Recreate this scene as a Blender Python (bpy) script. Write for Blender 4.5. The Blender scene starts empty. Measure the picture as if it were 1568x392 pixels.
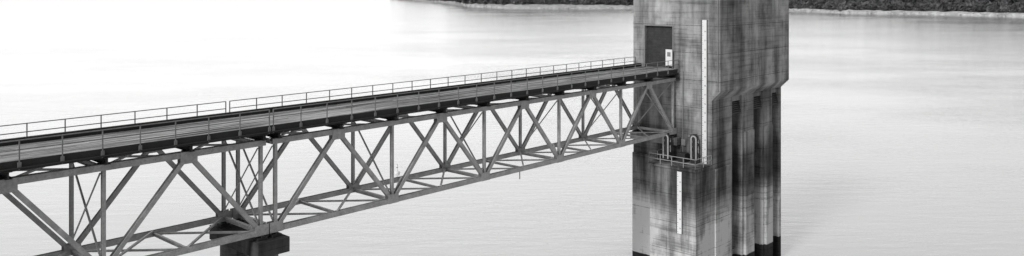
import bpy, math, random
import numpy as np
from mathutils import Vector, Matrix
random.seed(7); rng=np.random.default_rng(7)
scene=bpy.context.scene
H=34.0; F=1266.0; HY=-20.0
ANG=math.atan2(.7355,.6775); C0=Vector((22.68,90,0))

# ---------------------------------------------------------------- materials
def newmat(name):
    m=bpy.data.materials.new(name); m.use_nodes=True
    nt=m.node_tree; nt.nodes.clear()
    return m,nt
class N:
    def __init__(s,nt): s.nt=nt
    def n(s,t,ins=None,**kw):
        nd=s.nt.nodes.new(t)
        for k,v in kw.items(): setattr(nd,k,v)
        for k,v in (ins or {}).items():
            if isinstance(v,bpy.types.NodeSocket): s.nt.links.new(v,nd.inputs[k])
            else: nd.inputs[k].default_value=v
        return nd
    def math(s,op,a,b=0.0,c=0.0,clamp=False):
        nd=s.n('ShaderNodeMath',operation=op); nd.use_clamp=clamp
        for i,v in enumerate((a,b,c)):
            if isinstance(v,bpy.types.NodeSocket): s.nt.links.new(v,nd.inputs[i])
            else: nd.inputs[i].default_value=v
        return nd.outputs[0]
    def noise(s,vec,scale,detail=5,rough=.6):
        return s.n('ShaderNodeTexNoise',{'Vector':vec,'Scale':scale,'Detail':detail,'Roughness':rough}).outputs['Fac']
    def mapped(s,vec,sc,loc=(0,0,0)):
        return s.n('ShaderNodeMapping',{'Vector':vec,'Scale':sc,'Location':loc}).outputs[0]
    def rng(s,v,a,b,c,d):
        return s.n('ShaderNodeMapRange',{'Value':v,'From Min':a,'From Max':b,'To Min':c,'To Max':d}).outputs[0]
    def grey(s,v):
        return s.n('ShaderNodeCombineColor',{'Red':v,'Green':v,'Blue':v}).outputs[0]
    def out(s,sh): s.n('ShaderNodeOutputMaterial',{'Surface':sh})

def concrete(name,base=.34,streak=1.0,bands=True,joint=29.66):
    m,nt=newmat(name); g=N(nt)
    P=g.n('ShaderNodeTexCoord').outputs['Object']
    z=g.n('ShaderNodeSeparateXYZ',{'Vector':P}).outputs['Z']
    big=g.noise(P,.16,5,.6)
    mid=g.noise(g.mapped(P,(.45,.45,.3),(3,9,2)),1.0,6,.6)
    fine=g.noise(P,3.0,8,.75)
    st=g.noise(g.mapped(P,(.55,.55,.05)),1.0,6,.62)
    st2=g.noise(g.mapped(P,(1.9,1.9,.10),(7,3,1)),1.0,5,.6)
    hz=g.noise(g.mapped(P,(.06,.06,1.6)),1.0,5,.75)
    v=g.math('MULTIPLY',g.rng(big,.35,.65,.66,1.26),base)
    v=g.math('MULTIPLY',v,g.rng(mid,.35,.6,.70,1.12))
    v=g.math('MULTIPLY',v,g.rng(fine,.3,.7,.92,1.06))
    v=g.math('MULTIPLY',v,g.rng(st,.38,.56,1-.45*streak,1.08))
    msk=g.rng(mid,.4,.55,1.0,.1)
    s2=g.rng(st2,.38,.52,.40*streak,0.0)
    v=g.math('MULTIPLY',v,g.math('SUBTRACT',1,g.math('MULTIPLY',s2,msk)))
    hzm=g.math('MULTIPLY',g.rng(hz,.38,.50,.42,0.0),g.rng(big,.4,.6,1.0,.3))
    v=g.math('MULTIPLY',v,g.math('SUBTRACT',1,hzm))
    fr=g.math('FRACT',g.math('DIVIDE',g.math('ADD',z,3.05*20-joint),3.05))
    j=g.math('LESS_THAN',fr,.028)
    v=g.math('MULTIPLY',v,g.math('SUBTRACT',1,g.math('MULTIPLY',j,g.rng(fine,.4,.6,.2,.65))))
    bd=g.math('FRACT',g.math('DIVIDE',z,.61))
    b=g.math('LESS_THAN',bd,.08)
    v=g.math('MULTIPLY',v,g.math('SUBTRACT',1,g.math('MULTIPLY',b,g.rng(mid,.42,.6,.36,.0))))
    if bands:
        zz=g.math('ADD',z,g.math('MULTIPLY',g.math('SUBTRACT',big,.5),4.0))
        zz=g.math('ADD',zz,g.math('MULTIPLY',g.math('SUBTRACT',st2,.5),2.5))
        # long-submerged lower part carries a pale mineral film; old high-water stain above
        v=g.math('MULTIPLY',v,g.rng(zz,7.5,10.5,2.0,1.0))
        dk=g.math('MULTIPLY',g.rng(zz,9.0,11.0,0,1),g.rng(zz,15,22,1,0))
        v=g.math('MULTIPLY',v,g.math('SUBTRACT',1,g.math('MULTIPLY',dk,g.rng(st,.42,.6,.74,.42))))
        zw=g.math('ADD',z,g.math('MULTIPLY',g.math('SUBTRACT',fine,.5),.25))
        v=g.math('MULTIPLY',v,g.rng(zw,2.85,2.95,.04,1.0))
    v=g.math('MINIMUM',g.math('MAXIMUM',v,.012),.6)
    hgt=g.math('ADD',fine,g.math('MULTIPLY',g.math('ADD',j,g.math('MULTIPLY',b,.4)),-1.0))
    bump=g.n('ShaderNodeBump',{'Height':hgt,'Strength':.4,'Distance':.04}).outputs[0]
    p=g.n('ShaderNodeBsdfPrincipled',{'Base Color':g.grey(v),'Roughness':.9,'Normal':bump})
    p.inputs['Specular IOR Level'].default_value=.2
    g.out(p.outputs[0]); return m

def paint(name,base,rough=.55,var=.35,rust=.3):
    m,nt=newmat(name); g=N(nt)
    P=g.n('ShaderNodeTexCoord').outputs['Object']
    a=g.noise(P,1.3,6,.7); b=g.noise(P,9,5,.7)
    v=g.math('MULTIPLY',g.rng(a,.3,.7,1-var,1+var*.6),base)
    v=g.math('MULTIPLY',v,g.rng(b,.36,.5,1-rust,1.0))
    bump=g.n('ShaderNodeBump',{'Height':b,'Strength':.2,'Distance':.01}).outputs[0]
    p=g.n('ShaderNodeBsdfPrincipled',{'Base Color':g.grey(v),'Roughness':rough,'Normal':bump})
    g.out(p.outputs[0]); return m

def timber(name,base):
    m,nt=newmat(name); g=N(nt)
    P=g.n('ShaderNodeTexCoord').outputs['Object']
    a=g.noise(g.mapped(P,(.10,3.0,1)),1.0,5,.7); b=g.noise(g.mapped(P,(.7,2.2,1)),1,5,.7)
    v=g.math('MULTIPLY',g.rng(a,.40,.60,.18,1.7),base)
    v=g.math('MULTIPLY',v,g.rng(b,.3,.7,.7,1.25))
    p=g.n('ShaderNodeBsdfPrincipled',{'Base Color':g.grey(v),'Roughness':.85})
    p.inputs['Specular IOR Level'].default_value=.2
    g.out(p.outputs[0]); return m

def rough(name,lo,hi,scale):
    m,nt=newmat(name); g=N(nt)
    P=g.n('ShaderNodeTexCoord').outputs['Object']
    a=g.noise(P,scale,8,.75)
    v=g.rng(a,.32,.68,lo,hi)
    p=g.n('ShaderNodeBsdfPrincipled',{'Base Color':g.grey(v),'Roughness':.95})
    p.inputs['Specular IOR Level'].default_value=.1
    g.out(p.outputs[0]); return m

M_conc=concrete('tower_concrete',.38)
M_slot_shade=concrete('slot_shade_concrete',.20)  # darker copy of the tower concrete, recess shade put into its colour
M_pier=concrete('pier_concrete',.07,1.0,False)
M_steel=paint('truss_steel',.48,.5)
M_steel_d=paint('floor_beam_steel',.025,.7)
M_rail=paint('rail_steel',.24,.5,.3,.2)
M_deck=timber('deck_timber',.31)
M_dark=paint('dark_timber',.02,.8)
M_door=paint('door_steel',.045,.6,.5,.4)
M_white=paint('white_enamel',.84,.5,.04,.04)
M_black=paint('black_paint',.03,.5,.1,.1)
M_grad=paint('graduation_paint',.12,.5,.1,.1)
M_forest=rough('forest_floor',.03,.10,.05)
M_tree=rough('foliage',.02,.20,.05)
M_bank=rough('bank_rock',.25,.62,.2)

# ---------------------------------------------------------------- mesh builder
class B:
    def __init__(s): s.v=[]; s.f=[]
    def hexa(s,pts):
        k=len(s.v); s.v+= [tuple(p) for p in pts]
        for f in ((0,3,2,1),(4,5,6,7),(0,1,5,4),(1,2,6,5),(2,3,7,6),(3,0,4,7)):
            s.f.append(tuple(k+i for i in f))
    def box(s,a0,a1,t0,t1,z0,z1):
        s.hexa([(a0,t0,z0),(a1,t0,z0),(a1,t1,z0),(a0,t1,z0),(a0,t0,z1),(a1,t0,z1),(a1,t1,z1),(a0,t1,z1)])
    def obox(s,p,q,side,n,w0,w1,h0,h1):
        r=[]
        for e in (p,q):
            for (x,y) in ((w0,h0),(w1,h0),(w1,h1),(w0,h1)):
                r.append(e+side*x+n*y)
        s.hexa(r)
    def bar(s,p,q,w,h,kind='box',up=(0,0,1),th=.03):
        p=Vector(p);q=Vector(q);d=(q-p).normalized();up=Vector(up)
        if abs(d.dot(up))>.98: up=Vector((1,0,0))
        side=d.cross(up).normalized(); n=side.cross(d).normalized()
        if kind=='box': s.obox(p,q,side,n,-w/2,w/2,-h/2,h/2)
        elif kind=='I':
            s.obox(p,q,side,n,-w/2,w/2,h/2-th,h/2)
            s.obox(p,q,side,n,-w/2,w/2,-h/2,-h/2+th)
            s.obox(p,q,side,n,-th/2,th/2,-h/2+th,h/2-th)
        elif kind=='L':
            s.obox(p,q,side,n,-w/2,w/2,h/2-th,h/2)
            s.obox(p,q,side,n,-w/2,-w/2+th,-h/2,h/2-th)
    def prism(s,poly,a0,a1):   # poly in (t,z)
        k=len(s.v);n=len(poly)
        s.v+=[(a0,t,z) for t,z in poly]+[(a1,t,z) for t,z in poly]
        s.f.append(tuple(range(k,k+n))); s.f.append(tuple(range(k+2*n-1,k+n-1,-1)))
        for i in range(n):
            j=(i+1)%n; s.f.append((k+i,k+n+i,k+n+j,k+j))
    def cyl(s,p,q,r,n=12,r2=None):
        p=Vector(p);q=Vector(q);d=(q-p).normalized();up=Vector((0,0,1)) if abs(d.z)<.9 else Vector((1,0,0))
        a=d.cross(up).normalized();b=a.cross(d); r2=r if r2 is None else r2
        k=len(s.v)
        for e,rr in ((p,r),(q,r2)):
            for i in range(n):
                th=2*math.pi*i/n; s.v.append(tuple(e+a*math.cos(th)*rr+b*math.sin(th)*rr))
        s.f.append(tuple(range(k,k+n))); s.f.append(tuple(range(k+2*n-1,k+n-1,-1)))
        for i in range(n):
            j=(i+1)%n; s.f.append((k+i,k+n+i,k+n+j,k+j))
    def tube(s,pts,r,n=10):
        for a,b in zip(pts[:-1],pts[1:]): s.cyl(a,b,r,n)
    def obj(s,name,mat,parent=None,bevel=0):
        me=bpy.data.meshes.new(name); me.from_pydata(s.v,[],s.f); me.update()
        import bmesh
        bm=bmesh.new(); bm.from_mesh(me); bmesh.ops.recalc_face_normals(bm,faces=bm.faces); bm.to_mesh(me); bm.free()
        o=bpy.data.objects.new(name,me); scene.collection.objects.link(o)
        me.materials.append(mat)
        if parent: o.parent=parent
        if bevel:
            md=o.modifiers.new('bevel','BEVEL'); md.width=bevel; md.segments=2; md.limit_method='ANGLE'
        return o
def empty(name,local=True):
    e=bpy.data.objects.new(name,None); scene.collection.objects.link(e)
    if local:
        e.location=C0; e.rotation_euler=(0,0,ANG)
    return e

# ---------------------------------------------------------------- intake tower
TW=11.33; TL=17.3
tower=empty('intake_tower')
b=B()
b.box(.5,TL,0,TW,22.5,38)                      # upper core
b.prism([(0,22.5),(1.03,21.5),(TW,21.5),(TW,22.5)],.5,TL)
b.prism([(0,38),(0,22.5),(1.03,21.5),(5.99,21.5),(5.99,38)],0,.5)
b.box(0,.5,5.99,9.69,29.5,38); b.box(0,.5,5.99,9.69,21.5,24.72); b.box(0,.5,9.69,TW,21.5,38)
b.obj('gatehouse_walls',M_conc,tower)
b=B(); b.box(-.25,TL+.25,-.25,TW+.25,38,38.6); b.obj('roof_slab',M_conc,tower,.03)
SL=((4.6,7.0),(9.9,12.3),(14.8,16.7))
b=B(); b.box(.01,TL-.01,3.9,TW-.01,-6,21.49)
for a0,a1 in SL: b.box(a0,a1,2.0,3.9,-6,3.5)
b.obj('shaft_core',M_slot_shade,tower)
b=B()
for a0,a1 in ((0,4.6),(7.0,9.9),(12.3,14.8),(16.7,TL)):
    b.box(a0,a1,1.03,3.9,-6,21.5)
b.box(0,.01,3.9,TW,-6,21.5)
for a0,a1 in SL: b.box(a0,a1,1.25,3.9,20.9,21.5)
b.obj('tower_shaft',M_conc,tower)
# stepped lower courses of the pilasters
b=B()
for a0,a1 in ((7.4,9.5),(12.7,14.4)):
    b.box(a0,a1,.72,1.03,-6,17.2)
b.box(.6,4.1,.85,1.03,-6,13.9)
b.obj('pilaster_facings',M_conc,tower,.03)
b=B()
for a0,a1 in SL:
    for i in range(6): b.box(a0+.1,a1-.1,1.35-.05*i,3.8,20.6-.22*i,20.72-.22*i)
b.obj('slot_grilles',M_black,tower)
b=B()
b.box(-3.46,0,1.03,6.8,-6,14.2)
b.box(-.22,0,6.8,TW+.02,-6,14.55)
b.obj('outlet_block',M_conc,tower,.04)
b=B(); b.box(-3.6,-.003,.95,6.95,14.2,14.5); b.obj('platform_slab',M_conc,tower,.02)
# bearing corbel
b=B(); b.prism([(4.9,16.2),(11.2,16.2),(11.2,17.05),(4.9,17.05)],-.9,0); b.obj('bearing_corbel',M_conc,tower,.03)
# door
b=B(); b.box(.35,.45,6.0,9.68,24.73,29.49)
for i in range(15): b.box(.31,.35,6.05,9.6,24.9+i*.3,25.12+i*.3)
b.obj('roller_door',M_door,tower)
b=B(); b.box(-.06,.3,5.86,5.985,24.75,29.6); b.box(-.06,.3,9.695,9.82,24.75,29.6); b.box(-.06,-.002,5.985,9.695,29.5,29.62)
b.obj('door_frame',M_rail,tower)
b=B(); b.box(-.5,-.44,5.75,6.6,25.05,26.9); b.obj('notice_panel',M_white,tower)
b=B(); b.box(-.5,-.44,5.71,5.75,24.7,26.9); b.box(-.5,-.44,6.6,6.64,24.7,26.9)
b.box(-.503,-.501,5.95,6.4,26.1,26.6); b.obj('notice_frame',M_rail,tower)
# conduit and small boxes on left face
b=B(); b.cyl((-.08,4.6,14.5),(-.08,4.6,24.5),.05); b.cyl((-.08,.25,22.6),(-.08,.25,38),.045)
b.box(-.25,-.003,4.2,4.7,16.2,16.9); b.box(-.2,-.003,3.6,3.9,17.2,17.5); b.obj('conduits',M_rail,tower)
b=B()
b.box(-2.3,-1.6,5.1,5.9,14.5,14.9); b.box(-.85,-.2,2.4,3.2,14.5,14.9)
b.box(-1.2,-.3,3.7,4.6,14.5,15.5)
b.obj('gate_hoist_base',M_black,tower,.03)
def loop(b,a,t,w,h):
    pts=[(a,t-w,14.9),(a,t-w,14.9+h-w)]
    for i in range(1,9):
        th=math.pi*i/8; pts.append((a,t-w*math.cos(th),14.9+h-w+w*math.sin(th)))
    pts.append((a,t+w,14.9)); b.tube(pts,.085)
b=B()
for (a,t) in ((-1.95,5.5),(-.55,2.8)):
    loop(b,a-.3,t,.3,2.6); loop(b,a+.2,t,.26,2.35)
b.obj('air_vent_pipes',paint('pipe_paint',.5,.5,.2,.2),tower)
b=B()
for (a,t) in ((-1.95,5.5),(-.55,2.8)):
    b.cyl((a,t,14.9),(a,t,17.7),.24); b.cyl((a,t,17.0),(a,t,17.3),.36); b.cyl((a-.05,t,16.0),(a-.14,t,16.0),.36,16)
    b.box(a-.3,a+.3,t-.4,t+.4,15.2,15.6); b.box(a-.22,a+.22,t-.36,t+.36,16.4,16.7)
b.obj('gate_hoist_stems',M_black,tower)
b=B()
def railing(b,pts,z0,h=1.05,n=None,r=.03,mid=True,sp=1.5):
    for p,q in zip(pts[:-1],pts[1:]):
        L=math.hypot(q[0]-p[0],q[1]-p[1]); k=max(1,round(L/sp))
        for i in range(k+1):
            x=p[0]+(q[0]-p[0])*i/k; y=p[1]+(q[1]-p[1])*i/k
            b.bar((x,y,z0),(x,y,z0+h),2*r,2*r)
        b.bar((p[0],p[1],z0+h),(q[0],q[1],z0+h),2*r,2*r)
        if mid: b.bar((p[0],p[1],z0+h*.5),(q[0],q[1],z0+h*.5),2*r,2*r)
railing(b,[(-.1,6.85),(-3.5,6.85),(-3.5,1.05),(-.1,1.05)],14.5,r=.028)
b.obj('platform_railing',paint('galvanised_rail',.4,.5,.2,.1),tower)

# gauges
def gauge(name_parent,a,t,z0,z1,w,start):
    e=empty(name_parent)
    b=B(); b.box(a-.05,a,t-w/2,t+w/2,z0,z1); b.obj('board',M_white,e)
    b=B(); b.box(a-.04,a,t-w/2-.09,t-w/2,z0,z1); b.box(a-.04,a,t+w/2,t+w/2+.09,z0,z1); b.obj('backing_rails',M_black,e)
    b=B(); z=z0+.15;i=0
    while z<z1-.1:
        l=.09 if i%5 else .15
        b.box(a-.056,a-.05,t+w/2-.02-l,t+w/2-.02,z,z+(.02 if i%5 else .04)); z+=.2; i+=1
    b.obj('graduations',M_grad,e)
    k=0; z=z0+.6
    while z<z1-.5:
        cu=bpy.data.curves.new('numeral','FONT'); cu.body=str((start+k)%100); cu.size=.22; cu.align_x='CENTER'
        o=bpy.data.objects.new('numeral',cu); scene.collection.objects.link(o); o.parent=e
        cu.materials.append(M_grad)
        o.matrix_local=Matrix(((0,0,-1,a-.058),(-1,0,0,t-w*.18),(0,1,0,z-.08),(0,0,0,1)))
        z+=1.0;k+=1
gauge('water_level_gauge',-.003,1.93,14.5,30.35,.56,40)
gauge('water_level_gauge',-3.463,3.0,7.3,14.0,.56,24)

# ---------------------------------------------------------------- truss bridge
bridge=empty('truss_bridge')
TN,TFa=5.6,10.55; ZT,ZB=23.55,17.6
near=B(); brace=B(); gus=B()
def P(s,t,z): return (-s,t,z)
def span(s0,s1,npan):
    L=(s1-s0)/npan   # bottom panel
    bot=[s0+i*L for i in range(npan+1)]; top=[s0+(i+.5)*L for i in range(npan)]
    for t in (TN,TFa):
        near.bar(P(s0,t,ZB),P(s1,t,ZB),.36,.38,'I',(0,1,0))
        near.bar(P(s0-.3,t,ZT),P(s1+.3,t,ZT),.36,.38,'I',(0,1,0))
        near.bar(P(s0,t,ZT+.2),P(s1,t,ZT+.2),.46,.02)
        for i in range(npan):
            near.bar(P(bot[i],t,ZB),P(top[i],t,ZT),.27,.32,'I',(0,1,0))
            near.bar(P(bot[i+1],t,ZB),P(top[i],t,ZT),.27,.32,'I',(0,1,0))
        for i in range(npan+1):
            near.bar(P(bot[i],t,ZB+.2),P(bot[i],t,ZT-.2),.2,.26,'I',(0,1,0))
        for sgn in (-1,1):
            for s in bot: gus.box(-s-.5,-s+.5,t+sgn*.205-.01,t+sgn*.205+.01,ZB-.2,ZB+.5)
            for s in top: gus.box(-s-.55,-s+.55,t+sgn*.205-.01,t+sgn*.205+.01,ZT-.55,ZT+.2)
    half=sorted(bot+top)
    for s in bot:
        brace.bar(P(s,TN,ZB),P(s,TFa,ZB),.22,.28,'I')
        brace.bar(P(s,TN,ZT-.1),P(s,TFa,ZT-.1),.2,.3,'I')
        brace.bar(P(s,TN+.1,ZB+.3),P(s,TFa-.1,ZT-.35),.1,.1,'L'); brace.bar(P(s+.13,TN+.1,ZT-.35),P(s+.13,TFa-.1,ZB+.3),.1,.1,'L')
    for i in range(npan):
        brace.bar(P(top[i],TN,ZB),P(top[i],TFa,ZB),.16,.2,'I')
        for z in (ZB,ZT-.1):
            a,c,d=bot[i],top[i],bot[i+1]
            brace.bar(P(a,TN,z),P(c,TFa,z),.15,.12,'L'); brace.bar(P(a,TFa,z+.13),P(c,TN,z+.13),.15,.12,'L')
            brace.bar(P(c,TN,z),P(d,TFa,z),.15,.12,'L'); brace.bar(P(c,TFa,z+.13),P(d,TN,z+.13),.15,.12,'L')
    return half
h1=span(.6,51.15,5); h2=span(52.25,102.8,5)
near.obj('truss_members',M_steel,bridge); brace.obj('bracing',M_steel,bridge); gus.obj('gusset_plates',M_steel,bridge)
# floor beams
b=B()
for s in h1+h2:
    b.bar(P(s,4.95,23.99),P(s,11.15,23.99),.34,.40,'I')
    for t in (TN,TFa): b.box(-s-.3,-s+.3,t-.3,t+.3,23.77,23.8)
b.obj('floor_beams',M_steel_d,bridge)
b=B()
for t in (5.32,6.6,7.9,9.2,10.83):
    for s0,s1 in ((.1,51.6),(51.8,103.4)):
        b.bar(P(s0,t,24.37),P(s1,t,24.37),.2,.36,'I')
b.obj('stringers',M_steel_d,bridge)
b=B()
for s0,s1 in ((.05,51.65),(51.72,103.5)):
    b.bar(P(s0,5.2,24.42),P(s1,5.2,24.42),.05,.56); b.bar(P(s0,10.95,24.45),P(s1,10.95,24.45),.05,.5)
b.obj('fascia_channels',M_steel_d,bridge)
b=B(); t=5.24
while t<10.8:
    w=.27; s=.02
    while s<103:
        L=random.choice((4.8,6.0,7.2)); e=min(s+L,103.4)
        dz=random.uniform(0,.025)
        b.box(-e+.015,-s,t,t+w,24.56,24.70+dz+random.uniform(0,.01)); s=e
    t+=w+.025
b.obj('deck_planks',M_deck,bridge)
b=B(); b.box(-103.4,-.1,10.15,10.45,24.75,25.08)
for s in np.arange(1,103,2.1): b.box(-s-.12,-s+.12,10.12,10.48,24.7,24.76)
b.obj('timber_curb',M_dark,bridge)
b=B()
for t in (5.16,10.99):
    for a,c in ((.15,51.55),(51.85,103.3)):
        k=24; 
        for i in range(k+1):
            s=a+(c-a)*i/k; b.bar(P(s,t,24.2),P(s,t,25.78),.06,.06)
            b.box(-s-.09,-s+.09,t-.05,t+.05,24.3,24.6)
        for z in (25.78,25.27): b.bar(P(a,t,z),P(c,t,z),.055,.055)
b.obj('handrails',M_rail,bridge)
b=B(); b.cyl(P(.3,5.02,24.3),P(103,5.02,24.3),.05,8); b.cyl(P(25.7,6.2,17.2),P(25.7,6.2,16.5),.04,6)
b.obj('service_pipe',M_steel_d,bridge)
b=B()
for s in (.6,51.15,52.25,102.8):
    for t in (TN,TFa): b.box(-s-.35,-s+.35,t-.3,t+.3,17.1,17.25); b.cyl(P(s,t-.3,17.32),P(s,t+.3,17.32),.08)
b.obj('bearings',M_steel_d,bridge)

# piers
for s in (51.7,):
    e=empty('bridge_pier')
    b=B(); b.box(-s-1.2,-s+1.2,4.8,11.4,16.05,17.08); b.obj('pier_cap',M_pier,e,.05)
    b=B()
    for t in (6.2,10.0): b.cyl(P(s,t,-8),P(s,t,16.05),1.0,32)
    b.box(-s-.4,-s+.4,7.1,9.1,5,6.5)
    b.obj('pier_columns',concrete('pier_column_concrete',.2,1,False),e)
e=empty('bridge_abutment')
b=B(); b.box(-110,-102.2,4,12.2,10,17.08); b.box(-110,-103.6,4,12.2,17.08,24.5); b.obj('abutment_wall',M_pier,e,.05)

# embankment (dam slope the bridge springs from)
prof=[(-60,-6),(-104,24.4),(-118,24.4),(-175,-8)]
vs=[];fs=[]; n=60
for i in range(n+1):
    t=-400+800*i/n
    for a,z in prof: vs.append((a+rng.normal()*.3,t,z))
for i in range(n):
    for j in range(3):
        k=i*4+j; fs.append((k,k+1,k+5,k+4))
me=bpy.data.meshes.new('dam_embankment'); me.from_pydata(vs,[],fs); me.materials.append(M_bank)
o=bpy.data.objects.new('dam_embankment',me); scene.collection.objects.link(o); o.location=C0; o.rotation_euler=(0,0,ANG)

# ---------------------------------------------------------------- buoy
bx,by=(608-784)/F*151,151
bu=empty('marker_buoy',False); bu.location=(bx,by,0)
b=B(); b.cyl((0,0,-.3),(0,0,.3),.5,16); b.cyl((0,0,.3),(0,0,.42),.5,16,.25); b.cyl((0,0,.42),(0,0,1.25),.1,12); b.cyl((0,0,1.25),(0,0,1.55),.18,12,.1)
b.obj('float',M_white,bu)
b=B(); b.cyl((0,0,.95),(0,0,1.1),.115,12); b.cyl((0,0,1.55),(0,0,1.7),.05,8); b.obj('band',M_black,bu)

# ---------------------------------------------------------------- water
def water_mat():
    m,nt=newmat('water'); g=N(nt)
    P_=g.n('ShaderNodeTexCoord').outputs['Object']
    rot=g.n('ShaderNodeMapping',{'Vector':P_,'Rotation':(0,0,math.radians(-14)),'Scale':(.16,.55,1)}).outputs[0]
    w1=g.noise(rot,.9,5,.62)
    w2=g.noise(g.mapped(P_,(.9,2.2,1)),1.2,3,.6)
    patch=g.noise(g.mapped(P_,(.008,.015,1)),1,4,.6)
    h=g.math('ADD',w1,g.math('MULTIPLY',w2,.25))
    h=g.math('MULTIPLY',h,g.rng(patch,.38,.62,.35,1.0))
    bump=g.n('ShaderNodeBump',{'Height':h,'Strength':.8,'Distance':.19}).outputs[0]
    fr=g.n('ShaderNodeFresnel',{'IOR':1.33,'Normal':bump}).outputs[0]
    fac=g.rng(fr,.02,.5,.2,.95)
    gl=g.n('ShaderNodeBsdfGlossy',{'Color':(.97,.97,.97,1),'Roughness':.12,'Normal':bump}).outputs[0]
    df=g.n('ShaderNodeBsdfDiffuse',{'Color':(.53,.53,.53,1),'Normal':bump}).outputs[0]
    mx=g.n('ShaderNodeMixShader'); nt.links.new(fac,mx.inputs[0]); nt.links.new(df,mx.inputs[1]); nt.links.new(gl,mx.inputs[2])
    g.out(mx.outputs[0]); return m
me=bpy.data.meshes.new('water'); S=30000
me.from_pydata([(-S,-S,0),(S,-S,0),(S,S,0),(-S,S,0)],[],[(0,1,2,3)]); me.materials.append(water_mat())
o=bpy.data.objects.new('water',me); scene.collection.objects.link(o)

# ---------------------------------------------------------------- far shores
def px2w(x,y):
    Y=H*F/(y-HY); return np.array([(x-784)/F*Y,Y])
def shore(name,pix,maxh,trees,depth=420):
    pts=np.array([px2w(*p) for p in pix])
    d=np.r_[0,np.cumsum(np.hypot(*np.diff(pts,axis=0).T))]
    n=int(d[-1]/8)+2; q=np.linspace(0,d[-1],n)
    line=np.c_[np.interp(q,d,pts[:,0]),np.interp(q,d,pts[:,1])]
    ph=rng.uniform(0,6,8)
    wob=sum(np.sin(q/L+ph[i])*A for i,(L,A) in enumerate(((60,10),(23,5),(9,2.5),(140,18))))
    line[:,1]+=wob*.8
    offs=[0,3,7,14,26,60,130,240,depth]; hs=[-.6,1.2,2.8,3.9,6.0,.22*maxh,.5*maxh,.85*maxh,maxh]
    env=np.clip(np.minimum(q,d[-1]-q)/150+.15,0,1)
    vs=[];K=len(offs)
    hill=.75+.25*np.sin(q/190+ph[3])+.12*np.sin(q/71+ph[4])
    for i in range(n):
        for o_,h_ in zip(offs,hs):
            hh=h_ if h_<4 else h_*env[i]*hill[i]
            vs.append((line[i,0]+rng.normal()*.8,line[i,1]+o_+rng.normal()*.8,hh+(rng.normal()*.5 if h_>0 else 0)))
    fs=[];mi=[]
    for i in range(n-1):
        for j in range(K-1):
            k=i*K+j; fs.append((k,k+K,k+K+1,k+1)); mi.append(1 if j<4 else 0)
    me=bpy.data.meshes.new(name); me.from_pydata(vs,[],fs); me.materials.append(M_forest); me.materials.append(M_bank)
    me.polygons.foreach_set('material_index',mi)
    o=bpy.data.objects.new(name,me); scene.collection.objects.link(o)
    T=trees; idx=rng.integers(0,n,T); of=24+rng.random(T)**2.0*(depth*.8)
    gz=np.interp(of,offs,hs)*np.clip(env[idx],0,1)*hill[idx]
    cx=line[idx,0]+rng.normal(0,4,T); cy=line[idx,1]+of; hh=rng.uniform(3,11,T)
    LF=46
    u=rng.normal(size=(T,LF,3)); u/=np.linalg.norm(u,axis=2,keepdims=True); r=rng.random((T,LF,1))**.45
    pos=u*r*np.stack([hh*.42,hh*.42,hh*.5],1)[:,None,:]+np.stack([cx,cy,gz+hh*.55],1)[:,None,:]
    sz=(hh*.17)[:,None,None,None]*rng.uniform(.6,1.4,(T,LF,1,1))
    tri=pos[:,:,None,:]+rng.normal(size=(T,LF,3,3))*sz
    V=tri.reshape(-1,3); nf=T*LF
    me=bpy.data.meshes.new(name+'_trees'); me.vertices.add(len(V)); me.vertices.foreach_set('co',V.ravel())
    me.loops.add(nf*3); me.loops.foreach_set('vertex_index',np.arange(nf*3,dtype=np.int32))
    me.polygons.add(nf); me.polygons.foreach_set('loop_start',np.arange(0,nf*3,3,dtype=np.int32)); me.update(calc_edges=True)
    me.materials.append(M_tree)
    o=bpy.data.objects.new('distant_trees',me); scene.collection.objects.link(o)
    T=n*6; idx=rng.integers(0,n,T); bb=B()
    for i in idx:
        x=line[i,0]+rng.normal()*5;y=line[i,1]+rng.uniform(-1,12);r_=rng.uniform(.4,1.5);z=max(0,(y-line[i,1])*.3)
        k=len(bb.v)
        for vx in ((1,0,0),(0,1,0),(-1,0,0),(0,-1,0),(0,0,1),(0,0,-1)):
            bb.v.append((x+vx[0]*r_*rng.uniform(.7,1.4),y+vx[1]*r_,z+vx[2]*r_*.8))
        for f in ((0,1,4),(1,2,4),(2,3,4),(3,0,4),(1,0,5),(2,1,5),(3,2,5),(0,3,5)): bb.f.append(tuple(k+j for j in f))
    me=bpy.data.meshes.new('shore_rocks'); me.from_pydata(bb.v,[],bb.f); me.materials.append(M_bank)
    o=bpy.data.objects.new('shore_rocks',me); scene.collection.objects.link(o)
shore('far_shore_hill',[(600,-2),(640,1),(700,7),(716,10.5),(760,12),(850,13),(960,13),(1080,14),(1180,16)],42,1500,200)
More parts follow.
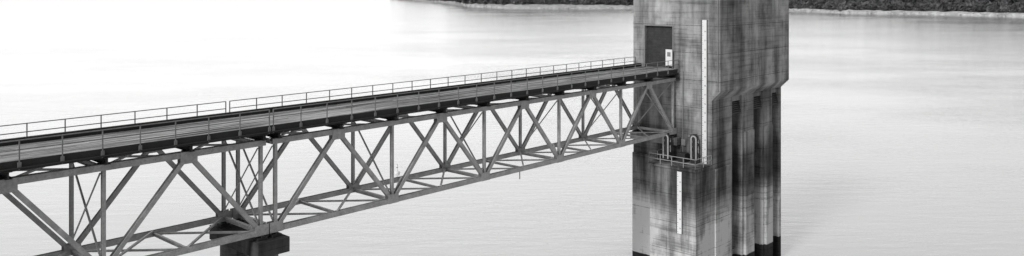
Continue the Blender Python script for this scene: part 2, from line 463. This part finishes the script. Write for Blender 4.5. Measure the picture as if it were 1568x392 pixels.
shore('far_shore_hill',[(1120,14),(1215,17),(1300,20),(1400,22),(1500,24),(1568,26),(1700,30),(1900,34),(2300,38)],48,2600,260)

# ---------------------------------------------------------------- light: Nishita sky behind a bright overcast layer, graded to shape the light
sv=Vector((-.49,-.71,.58)).normalized()
el=math.asin(sv.z); rot=math.atan2(sv.x,sv.y)
w=bpy.data.worlds.new('World'); scene.world=w; w.use_nodes=True; nt=w.node_tree; nt.nodes.clear(); g=N(nt)
sky=nt.nodes.new('ShaderNodeTexSky'); sky.sky_type='NISHITA'; sky.sun_disc=False; sky.sun_elevation=el; sky.sun_rotation=rot
sky.dust_density=4; sky.air_density=1.2
bw=g.n('ShaderNodeRGBToBW',{'Color':sky.outputs[0]}).outputs[0]
D=g.n('ShaderNodeTexCoord').outputs['Generated']
dz=g.n('ShaderNodeSeparateXYZ',{'Vector':D})
dot=g.n('ShaderNodeVectorMath',{0:D,1:(-.62,.78,0)},operation='DOT_PRODUCT').outputs['Value']
az=g.rng(dot,-.9,.8,.12,1.0)  # unseen sky behind camera right dimmed, added to darken the tower's right face
up=g.rng(dz.outputs['Z'],0.0,.9,1.0,.5)
cl=g.math('MULTIPLY',g.math('MULTIPLY',az,up),7.6)
val=g.math('ADD',g.math('MULTIPLY',bw,.12),cl)
bg=g.n('ShaderNodeBackground',{'Color':val,'Strength':.15}); g.n('ShaderNodeOutputWorld',{'Surface':bg.outputs[0]})
l=bpy.data.lights.new('sun','SUN'); l.energy=2.0; l.angle=math.radians(12); l.color=(1,1,1)
lo=bpy.data.objects.new('sun',l); scene.collection.objects.link(lo); lo.rotation_euler=sv.to_track_quat('Z','Y').to_euler(); lo.location=(-50,-50,80)

# ---------------------------------------------------------------- camera
cam=bpy.data.cameras.new('camera'); co=bpy.data.objects.new('camera',cam); scene.collection.objects.link(co)
co.location=(0,0,H); co.rotation_euler=(math.radians(90),0,0)
cam.sensor_width=36; cam.lens=36*F/1568; cam.shift_y=-(196-HY)/1568; cam.clip_start=.5; cam.clip_end=60000
scene.camera=co
scene.view_settings.view_transform='Standard'; scene.view_settings.look='None'; scene.view_settings.exposure=0
